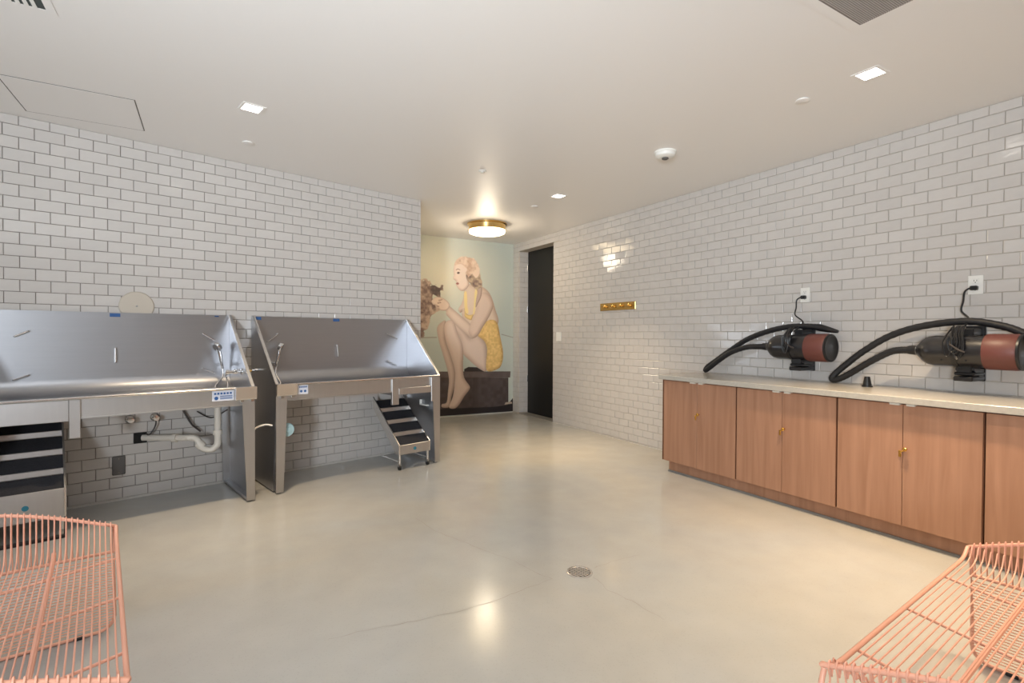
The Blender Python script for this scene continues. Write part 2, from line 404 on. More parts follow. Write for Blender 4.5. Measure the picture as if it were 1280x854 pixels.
# baseboard strip of caulk at the foot of the tiled walls
struct(MB(P).box((LQ0, .0005, .0), (LQ1, .009, .016)).build('baseboard_left', M['caulk']))
struct(MB().box((XR - .009, 3.36, 0), (XR - .0005, DY0, .014)).build('baseboard_right', M['caulk']))

# ------------------------------------------------------------------ tiles
TP, TH, TZ0, GJ = .1555, .0794, .018, .0032
def tile_geo(w, h, d=.0075, bev=.0035):
    x, z = w / 2, h / 2; b = min(bev, x * .5, z * .5)
    vs = [(-x, 0, -z), (x, 0, -z), (x, 0, z), (-x, 0, z), (-x, d - b * .6, -z), (x, d - b * .6, -z), (x, d - b * .6, z), (-x, d - b * .6, z),
          (-x + b, d, -z + b), (x - b, d, -z + b), (x - b, d, z - b), (-x + b, d, z - b)]
    fs = [(0, 1, 5, 4), (1, 2, 6, 5), (2, 3, 7, 6), (3, 0, 4, 7), (4, 5, 9, 8), (5, 6, 10, 9), (6, 7, 11, 10), (7, 4, 8, 11), (8, 9, 10, 11)]
    return vs, fs
TM = {}
def tile_mesh(w, h):
    k = (round(w, 3), round(h, 3))
    if k not in TM:
        vs, fs = tile_geo(*k); me = bpy.data.meshes.new('tile'); me.from_pydata(vs, [], [f[::-1] for f in fs])
        me.materials.append(M['tile']); TM[k] = me
    return TM[k]

def project(p):
    v = Vector(p) - Vector((0, 0, H)); Z = v.dot(fw)
    if Z < .15: return None
    return (640 + 640 * v.dot(ri) / Z, 427 - 640 * v.dot(up) / Z, Z)

def tile_wall(wall, org, rotz, s0, s1, zmax, off_odd, holes, hidden, nearest=300):
    """org: point of the wall plane at s = 0; s runs along local +X; normal is local +Y"""
    rm = Matrix.Rotation(rotz, 4, 'Z'); tiles = []
    k = 0
    while True:
        z0 = TZ0 + TH * k; z1 = min(z0 + TH - GJ, zmax - .0015)
        if z0 > zmax - .012: break
        off = off_odd + (0 if k % 2 else TP / 2)
        i0 = math.floor((s0 - off) / TP)
        s = off + i0 * TP
        while s < s1:
            segs = [(max(s + GJ / 2, s0), min(s + TP - GJ / 2, s1))]
            for (h0, h1, hz0, hz1) in holes:
                if z1 > hz0 + .01 and z0 < hz1 - .01:
                    ns = []
                    for (a, b) in segs:
                        if b <= h0 or a >= h1: ns.append((a, b))
                        else:
                            if a < h0: ns.append((a, h0))
                            if b > h1: ns.append((h1, b))
                    segs = ns
            for (a, b) in segs:
                if b - a < .012: continue
                zz0 = z0
                for (h0, h1, hz0, hz1) in holes:
                    if b > h0 and a < h1 and z1 > hz1 > z0: zz0 = hz1
                tiles.append(((a + b) / 2, (zz0 + z1) / 2, b - a, z1 - zz0))
            s += TP
        k += 1
    org = Vector(org); scored = []
    for t in tiles:
        c = org + rm @ Vector((t[0], 0, t[1])); pr = project(c); sc = 0
        if pr and -5 < pr[0] < 1285 and -5 < pr[1] < 859 and not hidden(t[0], t[1]):
            nrm = rm @ Vector((0, 1, 0)); d = (Vector((0, 0, H)) - c)
            sc = t[2] * t[3] * abs(nrm.dot(d.normalized())) / d.length_squared
        scored.append((sc, t))
    scored.sort(key=lambda a: -a[0])
    vs_all, fs_all = [], []
    for i, (sc, t) in enumerate(scored):
        c = org + rm @ Vector((t[0], .0004, t[1]))
        rx, rz = R.gauss(0, .009), R.gauss(0, .009)
        if i < nearest and sc > 0:
            o = bpy.data.objects.new('tile', tile_mesh(t[2], t[3])); COL.objects.link(o)
            o.parent = wall; o.location = c; o.rotation_euler = (rx, 0, rotz + rz)
        else:
            mr = Matrix.Translation(c) @ rm @ Matrix.Rotation(rx, 4, 'X') @ Matrix.Rotation(rz, 4, 'Z')
            vs, fs = tile_geo(t[2], t[3]); n = len(vs_all)
            vs_all += [tuple(mr @ Vector(v)) for v in vs]; fs_all += [[n + j for j in f[::-1]] for f in fs]
    me = bpy.data.meshes.new('tile_field'); me.from_pydata(vs_all, [], fs_all); me.materials.append(M['tile'])
    o = bpy.data.objects.new('tile_field', me); COL.objects.link(o); o.parent = wall; o['kind'] = 'stuff'

# left wall: local X runs from the corner back towards the camera's left
rotl = math.atan2(-LD[1], -LD[0])
tile_wall(wall_left, P(0, 0, 0), rotl, -LQ1, 2.0, CEIL, -.005, [(-.70, -.618, .412, .492)],
          lambda s, z: (z < 1.40 and -2.96 < s < -1.44 and z > .72) or (z < 1.40 and s > -1.27 and z > .72))
tile_wall(wall_right, (XR, 0, 0), math.radians(90), .05, YM, CEIL, 1.108 - 7 * TP,
          [(DY0, DY1, -1, DZ), (.2, 3.345, -1, .80)], lambda s, z: z < .84 and s < 3.36)
# tiled far reveal of the doorway and the short end of the left wall
def small_field(wall, org, rotz, wd, zmax, mname):
    rm = Matrix.Rotation(rotz, 4, 'Z'); vs_all, fs_all = [], []; k = 0
    while TZ0 + TH * k < zmax - .012:
        z0 = TZ0 + TH * k; z1 = min(z0 + TH - GJ, zmax - .001)
        segs = [(0, wd)] if k % 2 else [(0, wd * .45 - GJ / 2), (wd * .45 + GJ / 2, wd)]
        for a, b in segs:
            mr = Matrix.Translation(org) @ rm @ Matrix.Translation(((a + b) / 2, .0004, (z0 + z1) / 2))
            vs, fs = tile_geo(b - a, z1 - z0); n = len(vs_all)
            vs_all += [tuple(mr @ Vector(v)) for v in vs]; fs_all += [[n + j for j in f[::-1]] for f in fs]
        k += 1
    me = bpy.data.meshes.new(mname); me.from_pydata(vs_all, [], fs_all); me.materials.append(M['tile'])
    o = bpy.data.objects.new(mname, me); COL.objects.link(o); o.parent = wall; o['kind'] = 'stuff'
small_field(wall_right, (XR + DD, DY1, 0), math.radians(180), DD - .004, DZ, 'reveal_tile_column')

# ------------------------------------------------------------------ door
door = struct(MB().box((XR + DD, DY0, 0), (XR + DD + .05, DY1, DZ)).build('door_1', M['dark']))
MB().bbox((XR + DD - .012, DY0 + .01, .012), (XR + DD + .02, DY1 - .012, DZ - .012), .003).build('door_leaf', M['door'], door)
for z in (.55, 1.652, 2.316):
    MB().lathe((XR + DD - .018, DY1 - .008, z), [(.008, -.05), (.008, .05)], n=10).build('hinge', M['steel_bright'], door, True)
MB().box((XR + .001, DY0 + .002, -.0), (XR + DD, DY1 - .01, .006)).build('threshold', M['strip'], door)

# ------------------------------------------------------------------ mural
def build_mural():
    X0, X1, Z0, Z1 = 2.02, 4.212, .012, CEIL - .004
    NX, NZ = 430, 520
    gx = X0 + (np.arange(NX) + .5) * (X1 - X0) / NX; gz = Z0 + (np.arange(NZ) + .5) * (Z1 - Z0) / NZ
    X, Z = np.meshgrid(gx, gz)
    rs = np.random.RandomState(3)
    def vnoise(scale, seed):
        r = np.random.RandomState(seed); g = r.rand(64, 64)
        u = (X * scale) % 63; v = (Z * scale) % 63; i = u.astype(int); j = v.astype(int); fu = u - i; fv = v - j
        fu = fu * fu * (3 - 2 * fu); fv = fv * fv * (3 - 2 * fv); i2 = (i + 1) % 64; j2 = (j + 1) % 64
        return (g[i, j] * (1 - fu) + g[i2, j] * fu) * (1 - fv) + (g[i, j2] * (1 - fu) + g[i2, j2] * fu) * fv
    cream = np.array((234, 226, 204.)); green = np.array((196, 203, 194.)); grey = np.array((204, 208, 198.))
    t = np.clip(1 - np.hypot((X - 3.05) / 1.15, (Z - 2.1) / 1.0), 0, 1)[..., None]
    img = green * (1 - t) + cream * t
    lowm = np.clip((1.3 - Z) / .5, 0, 1)[..., None]
    img = img * (1 - lowm * .5) + grey * lowm * .5
    img = img + (vnoise(3, 5)[..., None] - .5) * 8
    def sdf(poly):
        """(inside mask, distance to the outline)"""
        n = len(poly); ins = np.zeros(X.shape, bool); dd = np.full(X.shape, 9.)
        for i in range(n):
            (x1, z1), (x2, z2) = poly[i], poly[(i + 1) % n]
            if z1 != z2:
                c = ((z1 > Z) != (z2 > Z)) & (X < (x2 - x1) * (Z - z1) / (z2 - z1) + x1); ins ^= c
            ex, ez = x2 - x1, z2 - z1; L2 = ex * ex + ez * ez + 1e-12
            s = np.clip(((X - x1) * ex + (Z - z1) * ez) / L2, 0, 1)
            dd = np.minimum(dd, np.hypot(X - x1 - s * ex, Z - z1 - s * ez))
        return ins, dd
    curl = np.clip((vnoise(14, 11) * .5 + vnoise(30, 12) * .35 + vnoise(60, 13) * .15 - .5) * 2.6 + .5, 0, 1)
    for name, c, edge, poly in SH:
        if len(poly) > 5 and name not in ('trunk', 'band'):
            sm = []
            pts = spline([(a, b, 0) for a, b in poly], 4, True)
            poly = [(p[0], p[1]) for p in pts]
        ins, d = sdf(poly); sgn = np.where(ins, d, -d)
        a = np.clip(sgn / .007 + .5, 0, 1)[..., None]
        col = np.broadcast_to(np.array(c, float), img.shape).copy()
        if edge == 'dogd':
            col = np.array((96, 80, 76.)) * (1 - curl[..., None]) + np.array((160, 138, 126.)) * curl[..., None]
            a = np.clip((sgn + (curl - .5) * .03) / .012 + .5, 0, 1)[..., None]
        elif edge == 'dog':
            col = np.array((128, 104, 96.)) * (1 - curl[..., None]) + np.array((206, 180, 160.)) * curl[..., None]
            a = np.clip((sgn + (curl - .5) * .05) / .012 + .5, 0, 1)[..., None]
        elif edge in ('hair', 'hairt'):
            lo = np.array((128, 104, 98.)) if edge == 'hair' else np.array((214, 178, 152.))
            hi = np.array((206, 180, 152.)) if edge == 'hair' else np.array((246, 218, 194.))
            col = lo * (1 - curl[..., None]) + hi * curl[..., None]
            a = np.clip((sgn + (curl - .5) * .02) / .012 + .5, 0, 1)[..., None]
        elif edge:
            k = np.clip(d / edge, 0, 1); k = (1 - k) ** 1.6
            gz, gx_ = np.gradient(d); gl = np.hypot(gz, gx_) + 1e-9
            side = np.clip(.5 + .5 * (-gx_ / gl * .75 + gz / gl * .55), 0, 1)
            k = (1 - k * (.05 + .27 * side))[..., None]
            col = col * k ** np.array((.8, 1., 1.1))
            if name == 'suit': col = col + (vnoise(40, 8)[..., None] - .5) * 26
            if name.startswith('trunk'): col = col + (vnoise(18, 9)[..., None] - .5) * 16
        img = img * (1 - a) + col * a
    img += rs.normal(0, 1.6, img.shape)
    img = np.clip(img, 0, 255) / 255
    lin = np.where(img <= .04045, img / 12.92, ((img + .055) / 1.055) ** 2.4)
    vx = X0 + np.arange(NX + 1) * (X1 - X0) / NX; vz = Z0 + np.arange(NZ + 1) * (Z1 - Z0) / NZ
    VX, VZ = np.meshgrid(vx, vz)
    nv = VX.size; co = np.empty((nv + 4, 3), np.float32)
    co[:nv, 0] = VX.ravel(); co[:nv, 1] = YM - .004; co[:nv, 2] = VZ.ravel()
    co[nv:] = [(X0, YM - .0005, Z0), (X1, YM - .0005, Z0), (X1, YM - .0005, Z1), (X0, YM - .0005, Z1)]
    j, i = np.meshgrid(np.arange(NZ), np.arange(NX), indexing='ij'); a = (j * (NX + 1) + i).ravel()
    quads = np.stack([a, a + 1, a + NX + 2, a + NX + 1], 1)
    cb = np.array([0, NX, (NX + 1) * NZ + NX, (NX + 1) * NZ])
    sides = np.array([[nv + k, nv + (k + 1) % 4, cb[(k + 1) % 4], cb[k]] for k in range(4)] + [[nv + 3, nv + 2, nv + 1, nv]])
    allq = np.concatenate([quads, sides])
    me = bpy.data.meshes.new('mural'); me.vertices.add(len(co)); me.vertices.foreach_set('co', co.ravel())
    me.loops.add(allq.size); me.loops.foreach_set('vertex_index', allq.ravel().astype(np.int32))
    me.polygons.add(len(allq)); me.polygons.foreach_set('loop_start', np.arange(0, allq.size, 4, dtype=np.int32))
    me.update(calc_edges=True)
    at = me.color_attributes.new('print', 'FLOAT_COLOR', 'CORNER')
    cc = np.ones((len(allq), 4, 4), np.float32); cc[:len(quads), :, :3] = lin.reshape(-1, 1, 3); cc[len(quads):, :, :3] = .6
    at.data.foreach_set('color', cc.ravel())
    m = bpy.data.materials.new('printed_mural'); m.use_nodes = True; nt = m.node_tree
    at_n = nt.nodes.new('ShaderNodeVertexColor'); at_n.layer_name = 'print'
    b = nt.nodes['Principled BSDF']; nt.links.new(at_n.outputs[0], b.inputs['Base Color'])
    b.inputs['Roughness'].default_value = .55
    me.materials.append(m)
    o = bpy.data.objects.new('wall_mural', me); COL.objects.link(o)
    tag(o, 'floor-to-ceiling vintage photo mural of a seated blonde woman in yellow swimsuit', 'mural')
build_mural()

# ------------------------------------------------------------------ washing tubs
def tub(q0, q1, off1, side, stair_lo, stair_hi, label):
    """stainless tub; side 'r' has the tray/leg detail of the left tub's right end, 'l' that of the right tub's left end"""
    root = thing('washing_tub', P((q0 + q1) / 2, .3, 0), label, 'washing tub')
    S, SF, SB = M['steel'], M['steel_front'], M['steel_bright']
    ZR = .853
    # back panel with a coved foot that runs into the basin floor
    prof = [(.028, 1.40)]
    prof += [(.045, 1.40), (.045, .93)]
    for i in range(1, 7):
        t = math.pi / 2 * i / 6; prof.append((.045 + .11 * (1 - math.cos(t)), .93 - .11 * math.sin(t)))
    prof += [(off1 - .03, .80), (off1 - .03, .788), (.15, .808)] 
    for i in range(5, 0, -1):
        t = math.pi / 2 * i / 6; prof.append((.033 + .11 * (1 - math.cos(t)), .918 - .11 * math.sin(t)))
    prof += [(.028, .93)]
    MB(P).prism(prof, 0, q0 + .012, q1 - .012).build('back_panel', S, root, True)
    # side panels, sloping from the apex at the wall down to the front rim, on to the floor
    poly = [(.02, .012), (off1 - .07, .012), (off1 - .012, .70), (off1 - .012, ZR), (.058, 1.402), (.02, 1.402)]
    for s, q in ((1, q0), (-1, q1)):
        sp = MB(P).prism(poly, 0, q, q + s * .011).build('side_panel', S, root)
        # rolled bright edge down the slope
        mb = MB(P)
        a, b = Vector((off1 - .004, ZR + .004)), Vector((.05, 1.405))
        nrm = Vector((b.y - a.y, -(b.x - a.x))).normalized()
        for (u, v) in ((a, b),):
            mb.prism([(u.x, u.y), (v.x, v.y), (v.x - nrm.x * .007, v.y - nrm.y * .007), (u.x - nrm.x * .007, u.y - nrm.y * .007)], 0, q - .001 if s > 0 else q - .021, q + .021 if s > 0 else q + .001)
        mb.build('edge_flange', SB, sp)
        # front leg flange tapering to the foot, rear flange and bottom channel
        w1, w0 = .085, .055
        MB(P).prism([(q, .012), (q + s * w0, .012), (q + s * w1, .74), (q + s * w1, ZR - .012), (q, ZR - .012)], 1, off1 - .012, off1 - .001).build('front_leg', SF, root)
        MB(P).prism([(q + s * .011, .012), (q + s * .06, .012), (q + s * .07, .74), (q + s * .011, .74)], 1, .030, .042).build('rear_leg', SF, root)
        MB(P).box((q + s * .011, .042, .012), (q + s * .05, off1 - .012, .030)).build('base_channel', M['steel'], root)
        for o in (.06, off1 - .04):
            MB(P).lathe((q + s * .028, o, 0), [(.02, 0), (.02, .006), (.009, .007), (.009, .014)], n=14).build('levelling_foot', M['rubber'], root, True)
    # rim along the front
    MB(P).bbox((q0 + .004, off1 - .028, ZR - .010), (q1 - .004, off1 + .004, ZR + .004), .004).build('rim', SB, root)
    # apron and stair bay
    if side == 'r':
        ap0, ap1, st0, st1, by0, by1 = .283, q1 - .085, .228, .283, q0 + .08, .228
    else:
        ap0, ap1, st0, st1, by0, by1 = q0 + .085, 2.445, 2.445, 2.515, 2.515, q1 - .085
    ap = MB(P); ap.box((ap0, off1 - .024, .728), (ap1, off1 - .016, ZR - .012)); ap.box((ap0, off1 - .024, .722), (ap1, off1 - .002, .730))
    ap.build('front_apron', SF, root)
    MB(P).bbox((st0, off1 - .03, .605), (st1, off1 - .001, ZR - .010), .003).build('bay_post', SF, root)
    if side == 'r':
        MB(P).bbox((by0, off1 - .02, .712), (by1, off1 - .002, ZR - .010), .003).build('bay_header', SF, root)
    else:
        MB(P).box((by0, off1 - .028, .755), (by1, off1 - .02, ZR - .012)).build('bay_panel', SF, root)
        MB(P).bbox((by0, off1 - .02, .694), (by1, off1 - .002, .755), .003).build('bay_header', SF, root)
        MB(P).bbox((q1 - .10, off1 - .02, .605), (q1 - .012, off1 + .001, ZR - .012), .003).build('bay_post', SF, root)
    # underside pan
    MB(P).box((q0 + .014, .05, .735), (q1 - .014, off1 - .03, .742)).build('underside_pan', M['steel'], root)
    MB(P).box((st0 + .01, .05, .69), (st0 + .04, off1 - .04, .735)).build('cross_member', M['steel'], root)
    # folded tray at the inner front corner
    tq = (q1 - .135, q1 + .006) if side == 'r' else (q0 - .002, q0 + .150)
    mb = MB(P)
    mb.prism([(off1, ZR + .006), (off1 + .035, ZR + .006), (off1 + .030, .775), (off1 + .022, .765), (off1, .765)], 0, tq[0], tq[1])
    tray = mb.build('corner_tray', M['steel_bright'], root)
    for qq in (tq[0] + .03, tq[1] - .04): MB(P).bbox((qq, off1 + .004, .748), (qq + .025, off1 + .022, .766), .003).build('latch', M['chrome'], tray)
    # stickers
    sq = (.998, 1.138) if side == 'r' else (1.612, 1.692)
    st = MB(P).box((sq[0], off1 - .0165, .766), (sq[1], off1 - .0145, .838)).build('safety_sticker', M['label'], root, label='white sticker with small blue print')
    mb = MB(P); y = off1 - .0143
    if side == 'r':
        for i in range(6): mb.box((sq[0] + .012 + i * .02, y - .0004, .812), (sq[0] + .026 + i * .02, y + .0006, .826))
        for i in range(3): mb.box((sq[0] + .05, y - .0004, .778 + i * .010), (sq[1] - .01, y + .0006, .783 + i * .010))
        mb.lathe((sq[0] + .026, y, .786), [(.013, -.0004), (.013, .0008)], axis=1, n=12)
    else:
        for i in range(5): mb.box((sq[0] + .010 + i * .013, y - .0004, .818), (sq[0] + .019 + i * .013, y + .0006, .830))
        for dx in (.025, .056): mb.lathe((sq[0] + dx, y, .790), [(.010, -.0004), (.010, .0008)], axis=1, n=12)
    mb.build('sticker_print', M['blue'], st)
    qm = .507 if side == 'r' else 2.183
    tabs = [(qm - .03, qm + .032)]
    tabs.append((q1 - .12, q1 - .055) if side == 'r' else (q0 + .012, q0 + .072))
    for i, (a, b) in enumerate(tabs):
        big = not (side == 'r' and i == 1)
        MB(P).box((a, .0455, 1.368 if big else 1.385), (b if big else a + .03, .047, 1.394)).build('brand_plate', M['blue'], root, label='small blue plate at the top edge')
    # welded tether loops
    hk = [((.036 - .06, 1.225), (.045, 1.262)), ((-.03, .935), (.045, .965)), ((.507, 1.14), (.507, 1.035)), ((1.062, 1.249), (1.152, 1.190)), ((1.062, .965), (1.151, .925))] if side == 'r' else \
         [((1.556, 1.178), (1.648, 1.250)), ((2.183, 1.147), (2.190, 1.032)), ((2.703, 1.256), (2.832, 1.200)), ((2.722, .977), (2.823, .926)), ((1.556, .935), (1.64, .975))]
    for (a, b) in hk:
        pts = [(a[0], .045, a[1]), (a[0], .062, a[1]), (a[0] * .97 + b[0] * .03, .07, a[1] * .97 + b[1] * .03), (a[0] * .03 + b[0] * .97, .07, a[1] * .03 + b[1] * .97), (b[0], .062, b[1]), (b[0], .045, b[1])]
        MB(P).tube(pts, .005, 8).build('tether_loop', M['steel_bright'], root, True)
    return root

tub1 = tub(-.255, 1.275, .690, 'r', 0, 0, 'left stainless dog washing tub, its right half beside the white drain pipe')
tub2 = tub(1.44, 2.965, .645, 'l', 0, 0, 'right stainless dog washing tub beside the mural, narrow stairs under its right end')

# mixer valves, hand showers, hoses
def shower(root, hq, ho, hz, bq, bz, flip, vq, vo, vz):
    s = -1 if not flip else 1
    h = MB(P)
    c = (hq, ho, hz)
    d = Vector((bq - hq, 0, bz - hz))
    h.tube([(hq - s * -.00, ho, hz), (hq * .6 + bq * .4, ho + .01, hz * .6 + bz * .4), (bq, ho - .005, bz)], [.017, .015, .011], 12)
    hd = h.build('hand_shower', M['chrome'], root, True)
    n = Vector((s * .75, .35, -.45)).normalized(); n0 = Vector(c)
    MB(P).tube([tuple(n0 - n * .018), tuple(n0 - n * .008), tuple(n0 + n * .014), tuple(n0 + n * .022)], [.014, .036, .042, .038], 16).build('spray_head', M['chrome'], hd, True)
    MB(P).tube([tuple(n0 + n * .0215), tuple(n0 + n * .0235)], [.029, .027], 16).build('spray_face', M['rubber'], hd, True)
    MB(P).tube([(bq, .045, bz + .03), (bq, ho - .012, bz + .03)], .010, 10).build('shower_holder', M['chrome'], root, True)

shower(tub1, 1.155, .14, 1.145, 1.190, .965, False, 0, 0, 0)
shower(tub2, 1.635, .14, 1.140, 1.605, .965, True, 0, 0, 0)
# valve on the inside of tub1's right panel and its mirror on tub2's left panel
def valve(root, q, s, off, z):
    v = MB(P)
    v.lathe((q, off, z), [(.026, 0), (.026, s * .008), (.014, s * .012), (.014, s * .03), (.020, s * .032), (.020, s * .062), (.013, s * .066), (.013, s * .09), (.018, s * .092), (.018, s * .115), (.009, s * .12)], axis=0, n=18)
    vb = v.build('mixer_valve', M['chrome'], root, True)
    MB(P).tube([(q + s * .047, off, z), (q + s * .05, off + .035, z + .02), (q + s * .045, off + .075, z + .015)], [.010, .008, .011], 8).build('valve_handle', M['chrome'], vb, True)
    MB(P).tube([(q + s * .10, off - .02, z - .01), (q + s * .10, off - .055, z - .03)], .009, 8).build('hose_union', M['chrome'], vb, True)
valve(tub1, 1.264, -1, .40, .952)
valve(tub2, 1.452, 1, .10, .945)
MB(P).tube(spline([(1.190, .137, .965), (1.185, .16, .90), (1.12, .24, .84), (1.10, .36, .812), (1.16, .40, .83), (1.164, .36, .91), (1.165, .345, .925)], 6), .006, 8).build('shower_hose', M['steel_bright'], tub1, True)
MB(P).tube(spline([(1.605, .137, .965), (1.60, .15, .90), (1.62, .20, .83), (1.60, .20, .82), (1.56, .10, .86), (1.553, .06, .915)], 6), .006, 8).build('shower_hose', M['steel_bright'], tub2, True)
# supply pipework on the outer faces between the two tubs
g = MB(P); g.lathe((1.276, .42, .955), [(.016, 0), (.016, .025), (.011, .028), (.011, .05)], axis=0, n=12)
g.tube([(1.318, .42, .955), (1.318, .36, .955), (1.318, .22, .952)], .010, 8)
g.build('supply_elbow', M['brass'], tub1, True)
g = MB(P); g.lathe((1.438, .20, .945), [(.018, 0), (.018, -.02), (.012, -.022), (.012, -.045)], axis=0, n=12)
g.build('supply_elbow', M['chrome'], tub2, True)
# round dial clipped to the inner side of tub2's left leg
MB(P).lathe((1.545, .575, .485), [(.0, 0), (.05, 0), (.055, .008), (.05, .018), (.02, .022), (.018, .03), (.0, .03)], axis=1, n=20).build('suction_pad', mat('pale_blue_plastic', srgb(170, 200, 205), .35), tub2, True)
# white plastic corner bracket under tub2's stair bay
g = MB(P); g.bbox((2.925, .335, .545), (2.952, .350, .590), .003); g.bbox((2.925, .335, .535), (2.952, .475, .549), .003); g.build('corner_bracket', M['white'], tub2)
# white hose between the tubs
o = MB(P).tube(spline([(1.288, .58, .50), (1.32, .58, .53), (1.38, .585, .545), (1.428, .60, .535)], 6), .007, 8).build('link_hose', M['pvc'], tub1, True)

# drain pipe under tub1
dp = thing('drain_pipe', P(.9, .15, .45), 'white plastic drain pipe with a U-shaped trap under the left washing tub', 'pipe')
MB(P).tube([(1.117, .30, .735), (1.117, .30, .50)], .024, 14).build('tailpiece', M['pvc'], dp, True)
MB(P).tube(spline([(1.117, .30, .51), (1.117, .30, .42), (1.112, .30, .385), (1.085, .30, .355), (1.055, .29, .350), (1.020, .28, .365), (1.003, .27, .395), (.985, .26, .435), (.955, .25, .452), (.93, .24, .452)], 5), .024, 14).build('trap_bend', M['pvc'], dp, True)
MB(P).tube([(.94, .243, .452), (.86, .18, .452), (.70, .03, .452), (.672, .012, .452)], .023, 14).build('waste_arm', M['pvc'], dp, True)
for c, a, b in (((1.117, .30, .478), (0, 0, -.015), (0, 0, .02)), ((1.006, .272, .392), (-.012, -.006, .017), (.012, .006, -.017)), ((.855, .176, .452), (-.012, -.009, 0), (.012, .009, 0))):
    c = Vector(c); MB(P).tube([tuple(c + Vector(a)), tuple(c + Vector(b))], .034, 12).build('slip_nut', M['pvc'], dp, True)
tag(MB(P).bbox((.618, .008, .412), (.70, .014, .492), .002).build('drain_cutout', M['dark']), 'dark square cut-out in the tiles where the white drain pipe enters', 'wall opening')

def stop_valve(q, z, label):
    t = thing('stop_valve', P(q, 0, z), label, 'valve')
    MB(P).lathe((q, .009, z), [(.030, 0), (.030, .004), (.024, .010), (.010, .012), (.010, .05)], axis=1, n=18).build('escutcheon', M['chrome'], t, True)
    MB(P).tube([(q - .022, .062, z), (q + .022, .062, z)], .013, 12).build('valve_body', M['chrome'], t, True)
    MB(P).lathe((q, .072, z), [(.008, 0), (.008, .012), (.020, .014), (.020, .024), (.0, .025)], axis=1, n=12).build('handle', M['chrome'], t, True)
stop_valve(.595, .603, 'left of two chrome stop valves below the left tub apron')
stop_valve(.750, .603, 'right of two chrome stop valves, black cable hanging from it to the drain')
tag(MB(P).tube(spline([(.752, .062, .590), (.75, .055, .55), (.735, .05, .51), (.71, .046, .475), (.69, .045, .487)], 6), .005, 8).build('cable', M['cable'], None, True), 'short dark cable drooping from chrome valve to the drain opening', 'cable')
tag(MB(P).tube(spline([(.90, .03, .72), (.93, .04, .645), (.985, .05, .53), (1.02, .05, .49), (1.05, .05, .46)], 6), .007, 8).build('hose', M['cable'], None, True), 'thin dark hose slanting down behind the white pipe trap', 'hose')
tag(MB(P).tube(spline([(1.03, .03, .62), (1.12, .03, .56), (1.18, .05, .58), (1.24, .08, .62)], 6), .005, 8).build('cable', M['cable'], None, True), 'dark cable running right behind white tailpiece to the tub leg', 'cable')
cv = thing('outlet_cover', P(.527, 0, .265), 'small grey metal outlet cover low on the tiles under the left tub', 'outlet cover')
MB(P).bbox((.488, .0082, .196), (.566, .022, .334), .004).build('cover_plate', M['rubber'], cv)
for z in (.215, .315): MB(P).lathe((.527, .022, z), [(.004, 0), (.003, .002)], axis=1, n=8).build('screw', M['steel_bright'], cv)
dc = thing('wall_disc', P(.641, 0, 1.453), 'round beige cover plate on the tiles behind the left tub', 'wall cap')
MB(P).lathe((.641, .0085, 1.453), [(.110, 0), (.110, .006), (.104, .012), (.0, .014)], axis=1, n=48).build('cover_disc', mat('beige_enamel', srgb(196, 186, 172), .45), dc, True)
MB(P).lathe((.641, .022, 1.453), [(.006, 0), (.005, .003), (.0, .003)], axis=1, n=10).build('screw', M['steel'], dc)

# ------------------------------------------------------------------ stairs
def stairs(q0, q1, off, zb, zt, n, label, wheels):
    t = thing('dog_stairs', P((q0 + q1) / 2, off - .3, 0), label, 'stairs')
    S = M['steel_bright']
    run, rise = .125, .1
    # stringers
    top = n * run
    for q in (q0, q1):
        s = 1 if q == q0 else -1
        MB(P).prism([(off, zb), (off, zt + .006), (off - top, zt + n * rise + .006), (off - top, zt + n * rise - .10), (off - .06, zb)], 0, q, q + s * .010).build('stringer', S, t)
    for i in range(n):
        o1 = off - i * run; z = zt + i * rise
        MB(P).bbox((q0 + .010, o1 - .014, z - .035 if i else zb), (q1 - .010, o1 - .001, z + .002), .002).build('nosing', M['steel_front'], t)
        tr = MB(P)
        # the tread leans back so that each black mat shows between two nosings
        tr.prism([(o1 - .014, z - .006), (o1 - .014, z), (o1 - run - .001, z + rise - .037), (o1 - run - .001, z + rise - .047)], 0, q0 + .010, q1 - .010)
        tr.build('tread', M['black_rub'], t)
    st = MB(P).lathe(((q0 + q1) / 2, off - .001, (zb + zt) / 2 - .0), [(.016, 0), (.016, .0015), (.0, .0015)], axis=1, n=16).build('round_sticker', M['teal'], t, label='small teal round sticker')
    for q in (q0 + .018, q1 - .018):
        lg = MB(P).tube([(q, off - .02, .055), (q, off - .02, zt - .02)], .011, 10).build('leg', S, t, True)
        if wheels: MB(P).tube([(q - .008, off - .02, .022), (q + .008, off - .02, .022)], .022, 14).build('caster', M['black'], lg, True)
        if wheels: MB(P).box((q - .012, off - .026, .03), (q + .012, off - .014, .06)).build('caster_fork', M['steel'], lg)
        MB(P).tube([(q, off - .02, .075), (q, .30, .075)], .007, 8).build('base_rail', S, t, True)
    if not wheels:
        for q in (q0, q1 - .012): MB(P).box((q, off - .028, .018), (q + .012, off - .012, zb + .004)).build('skid_post', M['black'], t)
        MB(P).bbox((q0, off - .030, .0), (q1, off - .004, .020), .004).build('rubber_skid', M['black'], t)
    return t
stairs(-.15, .215, .66, .133, .304, 4, 'wide stainless dog stairs with black treads under the left tub, behind the coral bench', False)
stairs(2.505, 2.842, .66, .142, .228, 4, 'narrow stainless dog stairs with black treads and casters under the right tub', True)

